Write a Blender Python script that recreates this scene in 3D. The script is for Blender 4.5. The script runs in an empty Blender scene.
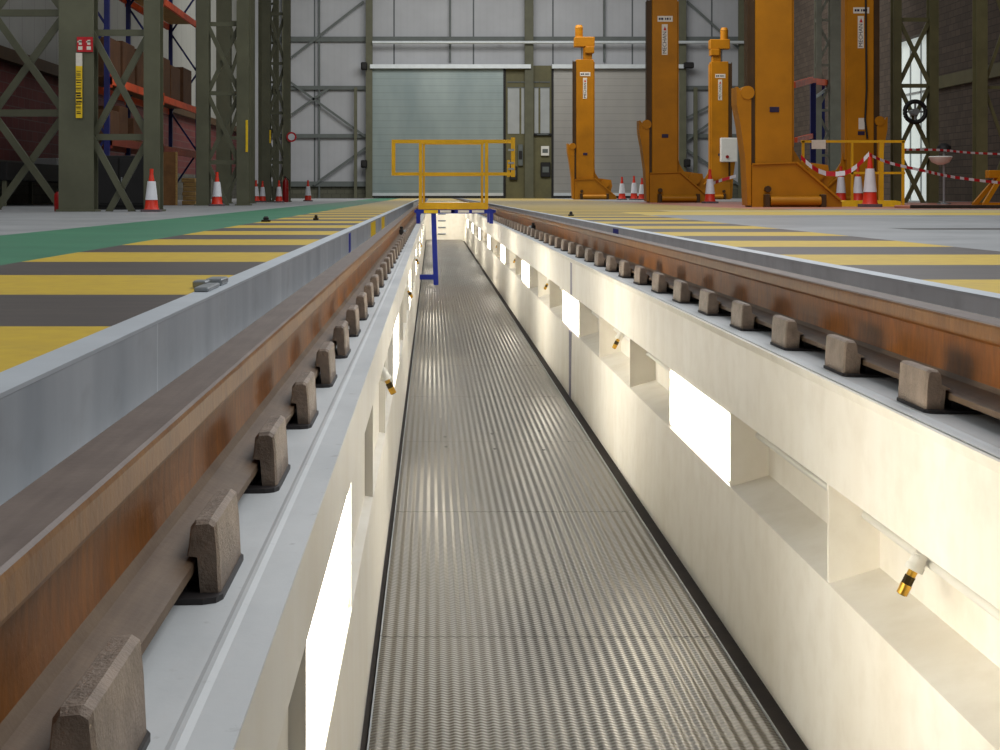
import bpy, math, random
from mathutils import Vector, Matrix
random.seed(4)
SC = bpy.context.scene
COL = SC.collection
F = 1550.0; CX, CY = 432.0, 193.0; CH = 0.2655      # focal (px), vanishing point, camera height above the depot floor

def W(px, py, Y):
    return Vector(((px-CX)*Y/F, Y, CH-(py-CY)*Y/F))

# ------------------------------------------------------------------ materials
class NT:
    def __init__(s, name):
        s.m = bpy.data.materials.new(name); s.m.use_nodes = True
        s.t = s.m.node_tree; s.t.nodes.clear()
        s.out = s.t.nodes.new('ShaderNodeOutputMaterial')
        s.b = s.t.nodes.new('ShaderNodeBsdfPrincipled')
        s.t.links.new(s.b.outputs[0], s.out.inputs[0])
    def n(s, t, **k):
        x = s.t.nodes.new(t)
        for a, v in k.items(): setattr(x, a, v)
        return x
    def put(s, sock, v):
        if isinstance(v, bpy.types.NodeSocket): s.t.links.new(v, sock)
        elif isinstance(v, (tuple, list)) and len(v) == 3 and len(sock.default_value) == 4: sock.default_value = (*v, 1)
        else: sock.default_value = v
    def math(s, op, a, b=0.0, c=None):
        x = s.n('ShaderNodeMath', operation=op); s.put(x.inputs[0], a); s.put(x.inputs[1], b)
        if c is not None: s.put(x.inputs[2], c)
        return x.outputs[0]
    def gt(s, a, b): return s.math('GREATER_THAN', a, b)
    def lt(s, a, b): return s.math('LESS_THAN', a, b)
    def mul(s, *a):
        r = a[0]
        for q in a[1:]: r = s.math('MULTIPLY', r, q)
        return r
    def mix(s, f, a, b, mode='MIX'):
        x = s.n('ShaderNodeMix', data_type='RGBA', blend_type=mode)
        s.put(x.inputs[0], f); s.put(x.inputs[6], a); s.put(x.inputs[7], b)
        return x.outputs[2]
    def pos(s):
        g = s.n('ShaderNodeNewGeometry'); x = s.n('ShaderNodeSeparateXYZ'); s.t.links.new(g.outputs['Position'], x.inputs[0])
        return g.outputs['Position'], x.outputs[0], x.outputs[1], x.outputs[2]
    def noise(s, scale=5, detail=4, vec=None, sc=(1,1,1), rough=.6):
        x = s.n('ShaderNodeTexNoise'); x.inputs['Scale'].default_value = scale; x.inputs['Detail'].default_value = detail; x.inputs['Roughness'].default_value = rough
        if vec is None: vec = s.pos()[0]
        mp = s.n('ShaderNodeMapping'); mp.inputs['Scale'].default_value = sc
        s.t.links.new(vec, mp.inputs[0]); s.t.links.new(mp.outputs[0], x.inputs['Vector'])
        return x.outputs['Fac']
    def ramp(s, f, lo, hi):
        x = s.n('ShaderNodeMapRange'); s.put(x.inputs[0], f); x.inputs[1].default_value = lo; x.inputs[2].default_value = hi
        return x.outputs[0]
    def bump(s, h, strength=.3, dist=.01):
        x = s.n('ShaderNodeBump'); x.inputs['Strength'].default_value = strength; x.inputs['Distance'].default_value = dist
        s.put(x.inputs['Height'], h); s.t.links.new(x.outputs[0], s.b.inputs['Normal'])
    def base(s, c, rough=.5, metal=0.0, spec=.5):
        s.put(s.b.inputs['Base Color'], c); s.put(s.b.inputs['Roughness'], rough); s.put(s.b.inputs['Metallic'], metal)
        s.put(s.b.inputs['Specular IOR Level'], spec)

def L(r, g, b):
    f = lambda c: ((c/255+.055)/1.055)**2.4 if c/255 > .04045 else c/255/12.92
    return (f(r), f(g), f(b))

def paint(name, rgb, rough=.5, metal=0.0, var=.25, scale=3, sc=(1,1,1), bump=0, spec=.4):
    t = NT(name); c = L(*rgb)
    f = t.noise(scale, 5, None, sc)
    f = t.ramp(f, .3, .7)
    col = t.mix(f, tuple(x*(1-var) for x in c), tuple(min(1, x*(1+var*.6)) for x in c))
    t.base(col, rough, metal, spec)
    if bump: t.bump(t.noise(scale*8, 6, None, sc), bump, .004)
    return t.m

M = {}
M['jack_yellow'] = paint('jack_yellow', (180,116,2), .5, 0, .2, 1.2, spec=.3)
M['jack_dark'] = paint('jack_dark', (70,46,14), .6)
M['rail_yellow'] = paint('rail_yellow', (220,166,14), .45, 0, .12, 4)
M['blue_paint'] = paint('blue_paint', (20,42,150), .45)
M['rack_blue'] = paint('rack_blue', (26,32,96), .5)
M['rack_orange'] = paint('rack_orange', (226,84,36), .5)
M['wood'] = paint('wood', (176,140,84), .7, 0, .35, 6, (1,6,6))
M['wood_dark'] = paint('wood_dark', (120,82,44), .7, 0, .3, 5)
M['card'] = paint('card', (92,60,36), .8, 0, .3, 3)
M['steel_green'] = paint('steel_green', (94,94,74), .55, 0, .18, 2)
M['steel_olive'] = paint('steel_olive', (98,94,62), .55, 0, .2, 2)
M['steel_grey'] = paint('steel_grey', (96,102,100), .55, 0, .15, 2)
M['steel_pale'] = paint('steel_pale', (146,146,132), .55, 0, .15, 2)
M['dark_orange'] = paint('dark_orange', (128,50,30), .6)
M['black'] = paint('black', (22,20,20), .6, 0, .3, 5)
M['black_bed'] = paint('black_bed', (46,36,28), .8, 0, .4, 9, bump=.2)
M['rubber'] = paint('rubber', (46,42,42), .5, 0, .2, 20)
M['white_plastic'] = paint('white_plastic', (226,224,216), .4, 0, .05, 5)
M['white_sign'] = paint('white_sign', (226,218,204), .5, 0, .08, 20)
M['sign_red'] = paint('sign_red', (190,22,34), .5, 0, .08, 9)
M['sign_yellow'] = paint('sign_yellow', (236,196,30), .5, 0, .1, 9)
M['ink'] = paint('ink', (40,28,60), .5, 0, .1, 9)
M['cone_red'] = paint('cone_red', (216,52,28), .45, 0, .15, 6)
M['cone_white'] = paint('cone_white', (224,224,228), .4, 0, .08, 6)
M['cone_base'] = paint('cone_base', (96,84,88), .6, 0, .2, 9)
M['brass'] = paint('brass', (206,160,64), .3, .85, .2, 60)
M['brass_dark'] = paint('brass_dark', (70,58,34), .35, .8, .3, 60)
M['bright_metal'] = paint('bright_metal', (206,212,214), .35, .3, .08, 3)
M['galv'] = paint('galv', (150,154,156), .4, .6, .15, 9)
M['clip_metal'] = paint('clip_metal', (138,122,108), .5, .3, .35, 20, (1,1,1), .7)
M['glass_grey'] = paint('glass_grey', (168,172,172), .3, 0, .1, 2)
M['extinguisher'] = paint('extinguisher', (150,20,20), .35)
M['daylight_sheet'] = None

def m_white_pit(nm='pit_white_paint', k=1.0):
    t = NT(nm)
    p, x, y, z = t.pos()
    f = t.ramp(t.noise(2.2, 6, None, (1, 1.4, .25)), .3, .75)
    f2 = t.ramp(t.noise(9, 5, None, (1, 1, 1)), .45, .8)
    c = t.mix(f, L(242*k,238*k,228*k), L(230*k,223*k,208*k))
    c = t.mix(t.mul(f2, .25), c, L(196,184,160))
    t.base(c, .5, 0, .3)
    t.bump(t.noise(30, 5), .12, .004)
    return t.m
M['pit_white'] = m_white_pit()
M['pit_white_dim'] = m_white_pit('pit_white_dim_paint', .87)  # white paint darkened to put the left wall's weaker light into its colour
M['pit_pale'] = paint('pit_pale', (212,208,192), .55, 0, .08, 5)

def m_ledge():
    t = NT('ledge_grey_paint')
    f = t.ramp(t.noise(3.5, 6, None, (1.2, .5, 1)), .3, .7)
    c = t.mix(f, L(184,187,188), L(208,210,210))
    f2 = t.ramp(t.noise(26, 4), .66, .74)
    c = t.mix(t.mul(f2, .35), c, L(130,126,120))
    t.base(c, .5, 0, .4); t.bump(t.noise(40, 5), .15, .003)
    return t.m
M['ledge'] = m_ledge()

def m_kerb(name, a, b):
    t = NT(name)
    p, x, y, z = t.pos()
    f = t.ramp(t.noise(2.5, 5, None, (1, 1.3, .22)), .3, .7)
    c = t.mix(f, L(*a), L(*b))
    fr = t.math('FRACT', t.math('DIVIDE', t.math('SUBTRACT', y, .585), 2.62))
    c = t.mix(t.mul(t.lt(fr, .004), .6), c, L(226,230,232))
    dirt = t.ramp(t.noise(7, 5, None, (1, .6, 1)), .55, .8)
    c = t.mix(t.mul(dirt, .3), c, L(104,100,96))
    t.base(c, .42, .15, .5)
    return t.m
M['kerb_left'] = m_kerb('kerb_pale', (160,166,172), (190,194,198))
M['kerb_right'] = m_kerb('kerb_lifted', (196,198,202), (216,218,222))  # paint lightened to offset the shade on the right kerb's face
M['kerb_edge'] = paint('kerb_edge', (206,212,218), .35, .3, .08, 4)

def m_rust(name, a, b, c3, rough=.62, vstreak=True, spec=.35, bs=.4):
    t = NT(name)
    f = t.ramp(t.noise(6, 6, None, (1, 1, .5)), .3, .7)
    s = t.ramp(t.noise(18, 6, None, (1, 3, .7)) if vstreak else t.noise(14, 5, None, (6, .3, 1)), .4, .72)
    c = t.mix(f, L(*a), L(*b)); c = t.mix(t.mul(s, .55), c, L(*c3))
    t.base(c, rough, 0, spec); t.bump(t.noise(70, 5), bs, .002)
    return t.m
M['rust_web'] = m_rust('rust_web', (102,56,6), (136,80,12), (62,32,6))
M['rust_side'] = m_rust('rust_side', (108,68,26), (130,88,40), (84,50,20), .5)
M['rust_top'] = m_rust('rust_top', (96,80,72), (118,102,92), (78,62,54), .42, False, .5, .2)
M['rust_foot'] = m_rust('rust_foot', (92,74,56), (114,94,74), (70,50,34), .6, False)

def m_grating():
    t = NT('perforated_steel')
    p, x, y, z = t.pos()
    # transverse teeth and holes of an anti-slip plank
    ty = t.math('FRACT', t.math('DIVIDE', y, .022)); tx = t.math('FRACT', t.math('DIVIDE', x, .034))
    ax = t.math('ABSOLUTE', t.math('SUBTRACT', tx, .5)); ay = t.math('ABSOLUTE', t.math('SUBTRACT', ty, .5))
    hole = t.mul(t.lt(ax, .20), t.lt(ay, .24))
    f = t.ramp(t.noise(1.3, 5, None, (1.4, .5, 1)), .35, .7)
    c = t.mix(f, L(86,80,70), L(120,114,103))
    c = t.mix(t.mul(hole, .42), c, L(44,40,36))
    t.base(c, t.math('ADD', t.math('MULTIPLY', f, .10), .30), .8, .5)
    h = t.math('SINE', t.math('MULTIPLY', y, 2*math.pi/.022))
    t.bump(t.math('ADD', h, t.math('MULTIPLY', hole, -1.5)), .35, .002)
    return t.m
M['grating'] = m_grating()

def m_floor():
    t = NT('depot_floor_paint')
    p, x, y, z = t.pos()
    n1 = t.noise(1.1, 6); n2 = t.noise(14, 5)
    grey = t.mix(t.ramp(n1, .3, .7), L(128,130,132), L(156,157,158))
    yel = t.mix(t.ramp(n2, .35, .75), L(206,174,26), L(190,154,34))
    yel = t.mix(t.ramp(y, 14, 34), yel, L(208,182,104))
    blk = t.mix(t.ramp(t.noise(6, 6, None, (.5, 3, 1)), .35, .7), L(60,52,50), L(80,70,64))
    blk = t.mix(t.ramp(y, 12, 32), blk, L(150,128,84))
    grn = t.mix(t.ramp(n1, .3, .7), L(38,108,78), L(58,126,92))
    red = t.mix(t.ramp(n1, .3, .7), L(180,104,88), L(184,130,114))
    frL = t.math('FRACT', t.math('DIVIDE', t.math('SUBTRACT', y, 4.05-19.3), 1.93))
    frR = t.math('FRACT', t.math('DIVIDE', t.math('SUBTRACT', y, 5.72-19.3), 1.93))
    inL = t.mul(t.gt(x, -1.585), t.lt(x, 0))
    lim = t.math('ADD', 2.58, t.mul(t.gt(y, 19.0), 3.1))
    inR = t.mul(t.gt(x, 0), t.lt(x, lim))
    c = t.mix(t.mul(t.gt(x, -2.7), t.lt(x, -1.585)), grey, grn)
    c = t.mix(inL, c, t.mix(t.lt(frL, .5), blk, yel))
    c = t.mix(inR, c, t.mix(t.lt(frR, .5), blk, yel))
    # right hand markings: yellow lines, red working zone round the jacks
    c = t.mix(t.mul(t.gt(x, 2.58), t.gt(y, 18.6), t.lt(y, 21.2)), c, L(206,178,86))
    c = t.mix(t.mul(t.gt(x, 3.4), t.gt(y, 21.6), t.lt(y, 24.0)), c, L(196,178,120))
    c = t.mix(t.mul(t.gt(x, 5.3), t.gt(y, 28.2), t.lt(y, 47)), c, red)
    c = t.mix(t.mul(t.gt(x, 5.3), t.gt(y, 25.2), t.lt(y, 28.2)), c, L(176,130,108))
    c = t.mix(t.mul(t.gt(x, 3.45), t.gt(y, 11.15), t.lt(y, 11.75), t.lt(x, 6.2)), c, L(70,68,66))
    dirt = t.ramp(t.noise(3.3, 6), .52, .8)
    c = t.mix(t.mul(dirt, .22), c, L(96,90,80))
    t.base(c, .42, 0, .45)
    t.bump(n2, .05, .003)
    return t.m
M['floor'] = m_floor()

def m_panelwall(name, col, seam, period, axis='x', off=0., vper=None):
    t = NT(name); p, x, y, z = t.pos()
    a = x if axis == 'x' else y
    fr = t.math('FRACT', t.math('DIVIDE', t.math('SUBTRACT', a, off-100*period), period))
    f = t.ramp(t.noise(.5, 4), .3, .7)
    c = t.mix(f, L(*[q*.93 for q in col]), L(*col))
    c = t.mix(t.lt(fr, .02), c, L(*seam))
    fine = t.math('FRACT', t.math('MULTIPLY', fr, 12.0))
    c = t.mix(t.mul(t.lt(fine, .25), .03), c, L(*seam))
    t.base(c, .5, .1, .3)
    return t.m
M['back_panels'] = m_panelwall('back_cladding', (178,180,184), (92,96,98), 4.1, 'x', -2.0)
M['side_panels'] = m_panelwall('side_cladding', (156,156,150), (96,96,92), 1.1, 'y')

def m_brick(name, a, b, mortar, bw=.45, bh=.22, axis='y'):
    t = NT(name); p, x, y, z = t.pos()
    cb = t.n('ShaderNodeCombineXYZ'); t.t.links.new(y if axis == 'y' else x, cb.inputs[0]); t.t.links.new(z, cb.inputs[1])
    br = t.n('ShaderNodeTexBrick'); t.t.links.new(cb.outputs[0], br.inputs['Vector'])
    br.inputs['Color1'].default_value = (*L(*a), 1); br.inputs['Color2'].default_value = (*L(*b), 1); br.inputs['Mortar'].default_value = (*L(*mortar), 1)
    br.inputs['Scale'].default_value = 1; br.inputs['Brick Width'].default_value = bw; br.inputs['Row Height'].default_value = bh; br.inputs['Mortar Size'].default_value = .012
    t.base(br.outputs['Color'], .75, 0, .2)
    return t.m
M['block_brown'] = m_brick('block_brown', (94,82,72), (80,70,62), (64,56,50))
M['block_olive'] = m_brick('block_olive', (98,98,84), (86,86,74), (70,70,60), .45, .22, 'x')
M['block_left'] = m_brick('block_left', (92,90,82), (80,78,70), (66,64,58))
M['maroon_wall'] = m_brick('maroon_wall', (104,52,50), (88,46,46), (96,78,74), .5, .25)  # reddish stretch of unclear origin, drawn with a maroon brick pattern

def m_shutter(name, a, b):
    t = NT(name); p, x, y, z = t.pos()
    fr = t.math('FRACT', t.math('DIVIDE', z, .36))
    c = t.mix(t.ramp(x, -4, 12), L(*a), L(*b)) if False else t.mix(t.ramp(t.noise(.6, 3, None, (1, 1, .4)), .3, .7), L(*a), L(*b))
    c = t.mix(t.mul(t.lt(fr, .12), .22), c, L(96,102,98))
    t.base(c, .38, .35, .5)
    t.bump(t.math('SINE', t.math('MULTIPLY', z, 2*math.pi/.12)), .06, .01)
    return t.m
M['shutter_green'] = m_shutter('shutter_green', (128,142,142), (150,162,160))
M['shutter_beige'] = m_shutter('shutter_beige', (150,148,144), (164,161,154))

def m_emit(name, col, st, base=(1,1,1)):
    t = NT(name); t.base(base, .5)
    t.b.inputs['Emission Color'].default_value = (*col, 1); t.b.inputs['Emission Strength'].default_value = st
    return t.m
M['lamp'] = m_emit('lamp_diffuser', (1.0, .935, .80), 13.5)
M['daylight_sheet'] = m_emit('daylight_sheet', (.86, .95, .92), .38, (.7,.75,.72))
M['daylight_strip'] = m_emit('daylight_strip', (.92, .98, .95), .8, (.7,.75,.72))

# ------------------------------------------------------------------ mesh builder
class MB:
    def __init__(s): s.v = []; s.f = []; s.mi = []
    def add(s, vs, fs, mi=0):
        k = len(s.v); s.v += [tuple(v) for v in vs]
        for f in fs: s.f.append(tuple(i+k for i in f)); s.mi.append(mi)
        return s
    def box(s, x0, x1, y0, y1, z0, z1, mi=0):
        v = [(x, y, z) for z in (z0, z1) for y in (y0, y1) for x in (x0, x1)]
        return s.add(v, [(0,2,3,1),(4,5,7,6),(0,1,5,4),(2,6,7,3),(0,4,6,2),(1,3,7,5)], mi)
    def bbox(s, x0, x1, y0, y1, z0, z1, b=.01, mi=0):
        # box with chamfered edges
        vs = []; idx = {}
        X = (x0, x1); Y = (y0, y1); Z = (z0, z1)
        sg = (1, -1)
        for i in (0,1):
            for j in (0,1):
                for k in (0,1):
                    c = (X[i], Y[j], Z[k]); d = (sg[i]*b, sg[j]*b, sg[k]*b)
                    for a in range(3):
                        p = list(c)
                        for q in range(3):
                            if q != a: p[q] += d[q]
                        idx[(i,j,k,a)] = len(vs); vs.append(p)
        fs = []
        def face(l):
            fs.append(l)
        for i in (0,1): face([idx[(i,0,0,0)], idx[(i,1,0,0)], idx[(i,1,1,0)], idx[(i,0,1,0)]])
        for j in (0,1): face([idx[(0,j,0,1)], idx[(1,j,0,1)], idx[(1,j,1,1)], idx[(0,j,1,1)]])
        for k in (0,1): face([idx[(0,0,k,2)], idx[(1,0,k,2)], idx[(1,1,k,2)], idx[(0,1,k,2)]])
        for i in (0,1):
            for j in (0,1): face([idx[(i,j,0,0)], idx[(i,j,1,0)], idx[(i,j,1,1)], idx[(i,j,0,1)]])
            for k in (0,1): face([idx[(i,0,k,0)], idx[(i,1,k,0)], idx[(i,1,k,2)], idx[(i,0,k,2)]])
        for j in (0,1):
            for k in (0,1): face([idx[(0,j,k,1)], idx[(1,j,k,1)], idx[(1,j,k,2)], idx[(0,j,k,2)]])
        for i in (0,1):
            for j in (0,1):
                for k in (0,1): face([idx[(i,j,k,0)], idx[(i,j,k,1)], idx[(i,j,k,2)]])
        return s.add(vs, fs, mi)
    def prism(s, poly, a0, a1, axis='y', mi=0, cap=True):
        # poly: (u, w) list; axis y -> (u, a, w); x -> (a, u, w); z -> (u, w, a)
        def P(u, w, a): return {'y': (u, a, w), 'x': (a, u, w), 'z': (u, w, a)}[axis]
        n = len(poly); vs = [P(u, w, a0) for u, w in poly] + [P(u, w, a1) for u, w in poly]
        fs = [(i, (i+1) % n, n+(i+1) % n, n+i) for i in range(n)]
        if cap: fs += [tuple(range(n))[::-1], tuple(range(n, 2*n))]
        return s.add(vs, fs, mi)
    def tube(s, p, q, r, n=12, r2=None, mi=0, cap=True):
        p = Vector(p); q = Vector(q); d = (q-p).normalized()
        u = d.orthogonal().normalized(); w = d.cross(u); r2 = r if r2 is None else r2
        vs = [p+(u*math.cos(2*math.pi*i/n)+w*math.sin(2*math.pi*i/n))*r for i in range(n)] + \
             [q+(u*math.cos(2*math.pi*i/n)+w*math.sin(2*math.pi*i/n))*r2 for i in range(n)]
        fs = [(i, (i+1) % n, n+(i+1) % n, n+i) for i in range(n)]
        if cap: fs += [tuple(range(n))[::-1], tuple(range(n, 2*n))]
        return s.add(vs, fs, mi)
    def path(s, pts, r, n=10, mi=0):
        for a, b in zip(pts[:-1], pts[1:]): s.tube(a, b, r, n, mi=mi)
        return s
    def bar(s, p, q, w, h, up=(0,1,0), mi=0):
        # rectangular bar from p to q, w along `up x d`, h along up
        p = Vector(p); q = Vector(q); d = (q-p).normalized(); up = Vector(up)
        up = (up-d*up.dot(d)).normalized(); sd = d.cross(up)
        vs = [c+sd*(a*w/2)+up*(b*h/2) for c in (p, q) for a, b in ((-1,-1),(1,-1),(1,1),(-1,1))]
        return s.add(vs, [(0,1,5,4),(1,2,6,5),(2,3,7,6),(3,0,4,7),(3,2,1,0),(4,5,6,7)], mi)
    def lathe(s, prof, c=(0,0,0), n=20, mi=0, mis=None):
        c = Vector(c); k = len(prof); vs = []
        for r, z in prof:
            for i in range(n):
                a = 2*math.pi*i/n; vs.append(c+Vector((r*math.cos(a), r*math.sin(a), z)))
        for j in range(k-1):
            s.add([], [], 0)
        fs = []; base = len(s.v); s.v += [tuple(v) for v in vs]
        for j in range(k-1):
            for i in range(n):
                s.f.append((base+j*n+i, base+j*n+(i+1) % n, base+(j+1)*n+(i+1) % n, base+(j+1)*n+i)); s.mi.append(mis[j] if mis else mi)
        s.f.append(tuple(base+i for i in range(n))[::-1]); s.mi.append(mis[0] if mis else mi)
        s.f.append(tuple(base+(k-1)*n+i for i in range(n))); s.mi.append(mis[-1] if mis else mi)
        return s
    def fl(s, m):
        if m: s.v = [(-x, y, z) for x, y, z in s.v]
        return s
    def build(s, name, mats, parent=None, loc=(0,0,0), smooth=False):
        me = bpy.data.meshes.new(name); me.from_pydata(s.v, [], s.f)
        if not isinstance(mats, (list, tuple)): mats = [mats]
        for m in mats: me.materials.append(M[m] if isinstance(m, str) else m)
        for p, i in zip(me.polygons, s.mi): p.material_index = i
        import bmesh
        bm = bmesh.new(); bm.from_mesh(me); bmesh.ops.recalc_face_normals(bm, faces=bm.faces); bm.to_mesh(me); bm.free()
        if smooth:
            for p in me.polygons: p.use_smooth = True
            try: me.set_sharp_from_angle(angle=math.radians(40))
            except Exception: pass
        o = bpy.data.objects.new(name, me); COL.objects.link(o); o.location = loc
        if parent is not None: o.parent = parent
        return o

def tag(o, label=None, cat=None, group=None, kind=None):
    if label: o['label'] = label
    if cat: o['category'] = cat
    if group: o['group'] = group
    if kind: o['kind'] = kind
    return o
def thing(name, label, cat, loc=(0,0,0), rz=0, group=None):
    o = bpy.data.objects.new(name, None); COL.objects.link(o); o.location = loc; o.rotation_euler = (0, 0, rz)
    o.empty_display_size = .1
    return tag(o, label, cat, group)
def dup(root, loc, label=None, rz=None, scale=None):
    r = root.copy(); COL.objects.link(r); r.location = loc
    if rz is not None: r.rotation_euler = (0, 0, rz)
    if scale: r.scale = scale
    if label: r['label'] = label
    for ch in list(root.children):
        c = ch.copy(); COL.objects.link(c); c.parent = r
        for g in list(ch.children):
            d = g.copy(); COL.objects.link(d); d.parent = c
    return r
def struct(name, mb, mats, parent=None, **k):
    o = mb.build(name, mats, parent, **k)
    if parent is None: o['kind'] = 'structure'
    return o

# ------------------------------------------------------------------ setting
PEND = 47.3          # far end of the inspection pit
YB = 80.0            # back wall
XLW, XRW = -9.6, 16.8
ZP = -1.155          # pit walking level
RL = -.3363; RR = 1.1693            # rail centres
KL, KR = -.5687, 1.423              # kerb faces
b = MB()
b.box(XLW-.3, -.637, -3, YB+.3, -.6, 0); b.box(1.491, XRW+.3, -3, YB+.3, -.6, 0); b.box(-.1665, 1.0, PEND+.02, YB+.3, -.6, -.002)
struct('floor', b, 'floor')

def kerb(name, xf, xo, mface):
    b = MB()
    x0, x1 = min(xf, xo), max(xf, xo)
    b.box(x0, x1, -3, YB-.2, -.6, -.005, 0)
    b.box(x0-.0005, x1+.0005, -3, YB-.2, -.005, .0015, 1)
    return struct(name, b, [mface, 'kerb_edge'])
kerb('trim_1', KL, -.635, 'kerb_left')
kerb('trim_2', KR, 1.489, 'kerb_right')

BAY = 1.3375
# left pit wall
b = MB()
b.box(KL+.001, -.1665, -3, PEND, -.33, -.2035, 0)
b.box(-.6, -.218, -3, PEND, -1.45, -.33, 0)
b.prism([(-.34, -.70), (-.19, -.72), (-.186, -1.2), (-.34, -1.2)], -3, PEND, 'y', 0)
for k in range(-3, 36):
    y = 2.36+k*BAY
    if y < PEND: b.box(-.34, -.192, y-.009, y+.009, -.75, -.33, 0)
struct('wall_pit_left', b, 'pit_white_dim')
b = MB()
b.box(.999, KR-.001, -3, PEND, -.469, -.2035, 0)
b.prism([(.988, -.2035), (1.0, -.2035), (1.0, -.228), (.996, -.228)], -3, PEND, 'y', 0)
b.box(1.127, 1.45, -3, PEND, -1.45, -.469, 0)
b.prism([(1.135, -.675), (.996, -.717), (.990, -1.26), (1.135, -1.26)], -3, PEND, 'y', 0)
for k in range(-5, 34):
    y = 5.19+(k//4)*4*BAY+(0, 1.34, 2.64, 4.07)[k % 4]
    if y < PEND: b.box(.999, 1.13, y-.009, y+.009, -.73, -.469, 0)
b.box(.9885, 1.0, 11.05, 11.20, -1.20, -.722, 1); b.box(.9985, 1.0, 11.05, 11.20, -.465, -.235, 1)
struct('wall_pit_right', b, ['pit_white', paint('joint_filler', (128,124,140), .6)])
# ledges carrying the rails
b = MB(); b.box(KL+.002, -.1665, -3, PEND, -.2035, -.2); b.prism([(-.224,-.2),(-.219,-.1982),(-.214,-.1978),(-.207,-.2)], -3, PEND, 'y')
b.box(KL+.002, -.1665, PEND+.02, YB-.2, -.6, -.2)
struct('trim_3', b, 'ledge')
b = MB(); b.box(1.0, KR-.002, -3, PEND, -.2035, -.2); b.prism([(1.022,-.2),(1.028,-.1978),(1.034,-.1982),(1.040,-.2)], -3, PEND, 'y')
b.box(1.0, KR-.002, PEND+.02, YB-.2, -.6, -.2)
struct('trim_4', b, 'ledge')
b = MB(); b.box(-.6, 1.4, PEND, PEND+.02, -1.45, -.004)
struct('wall_pit_end', b, 'pit_white')
b = MB(); b.box(-.6, 1.4, -3, PEND+.02, -1.5, -1.42)
struct('floor_pit', b, 'black_bed')
# dark strips standing in for the shade in the gaps beside the grating
b = MB(); b.box(.916, .993, -3, PEND, -1.42, -1.20); b.box(-.186, -.172, -3, PEND, -1.42, -1.175)
struct('gap_shade_pit', b, 'black_bed')

# gratings
GX0, GX1, GL = -.163, .909, 1.95
prof = []
n = 31; pw = (GX1-GX0)/n
b = MB()
zt = 0.0
poly = []
for i in range(n):
    x = i*pw
    poly += [(x+pw*q/8, zt-.0017*(1+math.cos(2*math.pi*q/8))) for q in range(8)]
poly.append((GX1-GX0, zt-.0034))
vs = [(u, 0, w) for u, w in poly]+[(u, GL-.006, w) for u, w in poly]
m = len(poly)
b.add(vs, [(i, i+1, m+i+1, m+i) for i in range(m-1)])
b.box(0, GX1-GX0, 0, .004, -.05, -.006); b.box(0, GX1-GX0, GL-.01, GL-.006, -.05, -.006)
be = MB(); be.box(GX1-GX0-.001, GX1-GX0+.003, 0, GL-.006, -.05, .003)
be2 = MB(); be2.box(-.003, .001, 0, GL-.006, -.05, .003)
k = 0; g0 = None; y = 3.02-GL*2
names = {2: 'ribbed steel walkway grating at the bottom of the picture, nearest whole one in the pit',
         3: 'second ribbed steel walkway grating from the camera, with pairs of dark bolt holes at its far end'}
while y < PEND-.3:
    lab = names.get(k, 'ribbed perforated steel walkway grating further down the inspection pit')
    if g0 is None:
        g0 = thing('walkway_grating', lab, 'grating', (GX0, y, ZP), group='walkway gratings along the pit floor')
        b.build('tread_plate', 'grating', g0, smooth=True)
        be.build('edge_strip', 'galv', g0); be2.build('edge_strip', 'galv', g0)
    else: dup(g0, (GX0, y, ZP), lab)
    y += GL; k += 1
b = MB()
for px, py in ((445,437),(446,447),(492,434),(495,449),(540,431),(544,450)):
    Y = F*(CH-ZP)/(py-CY); b.tube(((px-CX)*Y/F-GX0, Y-(3.02+GL*2), .0005), ((px-CX)*Y/F-GX0, Y-(3.02+GL*2), .002), .009, 10)
# bolt heads belong to the grating they sit on
gr = [o for o in COL.objects if o.name.startswith('walkway_grating')][3 if False else 0]
tgt = sorted([o for o in COL.objects if o.name.startswith('walkway_grating')], key=lambda o: abs(o.location.y-(3.02+GL*2)))[0]
tgt['label'] = 'third ribbed steel walkway grating from the camera, with three pairs of dark bolts across it'
b.build('bolt', 'black', tgt)
sorted([o for o in COL.objects if o.name.startswith('walkway_grating')], key=lambda o: abs(o.location.y-(3.02+GL)))[0]['label'] = 'second ribbed steel walkway grating from the camera in the pit'

# ------------------------------------------------------------------ rails
def rail(name, xc, fh, label):
    H = [(.0300,0,0),(.0335,-.003,0),(.0353,-.008,1),(.0362,-.033,1),(.0345,-.038,1),(.0095,-.050,2),(.0085,-.075,2),(.0085,-.11,2),(.0105,-.135,2),(.018,-.145,3),(fh-.004,-.158,3),(fh,-.160,3),(fh,-.172,3)]
    right = [(x, z) for x, z, m in H]; left = [(-x, z) for x, z, m in H][::-1]
    poly = right+left; n = len(poly)
    b = MB(); mats = [m for _, _, m in H]
    vs = [(x, 0, z) for x, z in poly]+[(x, YB-1.0, z) for x, z in poly]
    k = len(H)
    for i in range(n):
        j = (i+1) % n
        if i < k-1: mi = H[i+1][2] if i > 1 else 1 if i == 1 else 0
        elif i == k-1: mi = 3
        elif i < 2*k-1: q = 2*k-1-i; mi = H[q][2] if q > 2 else 1 if q == 2 else 0
        else: mi = 0
        b.add([vs[i], vs[j], vs[n+j], vs[n+i]], [(0,1,2,3)], mi)
    b.add(vs, [tuple(range(n)), tuple(range(n, 2*n))], 3)
    o = b.build(name, ['rust_top', 'rust_side', 'rust_web', 'rust_foot'], loc=(xc, .15, 0))
    tag(o, label, 'rail'); return o
rail('running_rail', RL, .062, 'rusty brown steel running rail left of the pit, beside the pale kerb')
rail('running_rail', RR, .073, 'rusty orange-brown steel running rail right of the pit, beside the shaded kerb')

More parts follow.
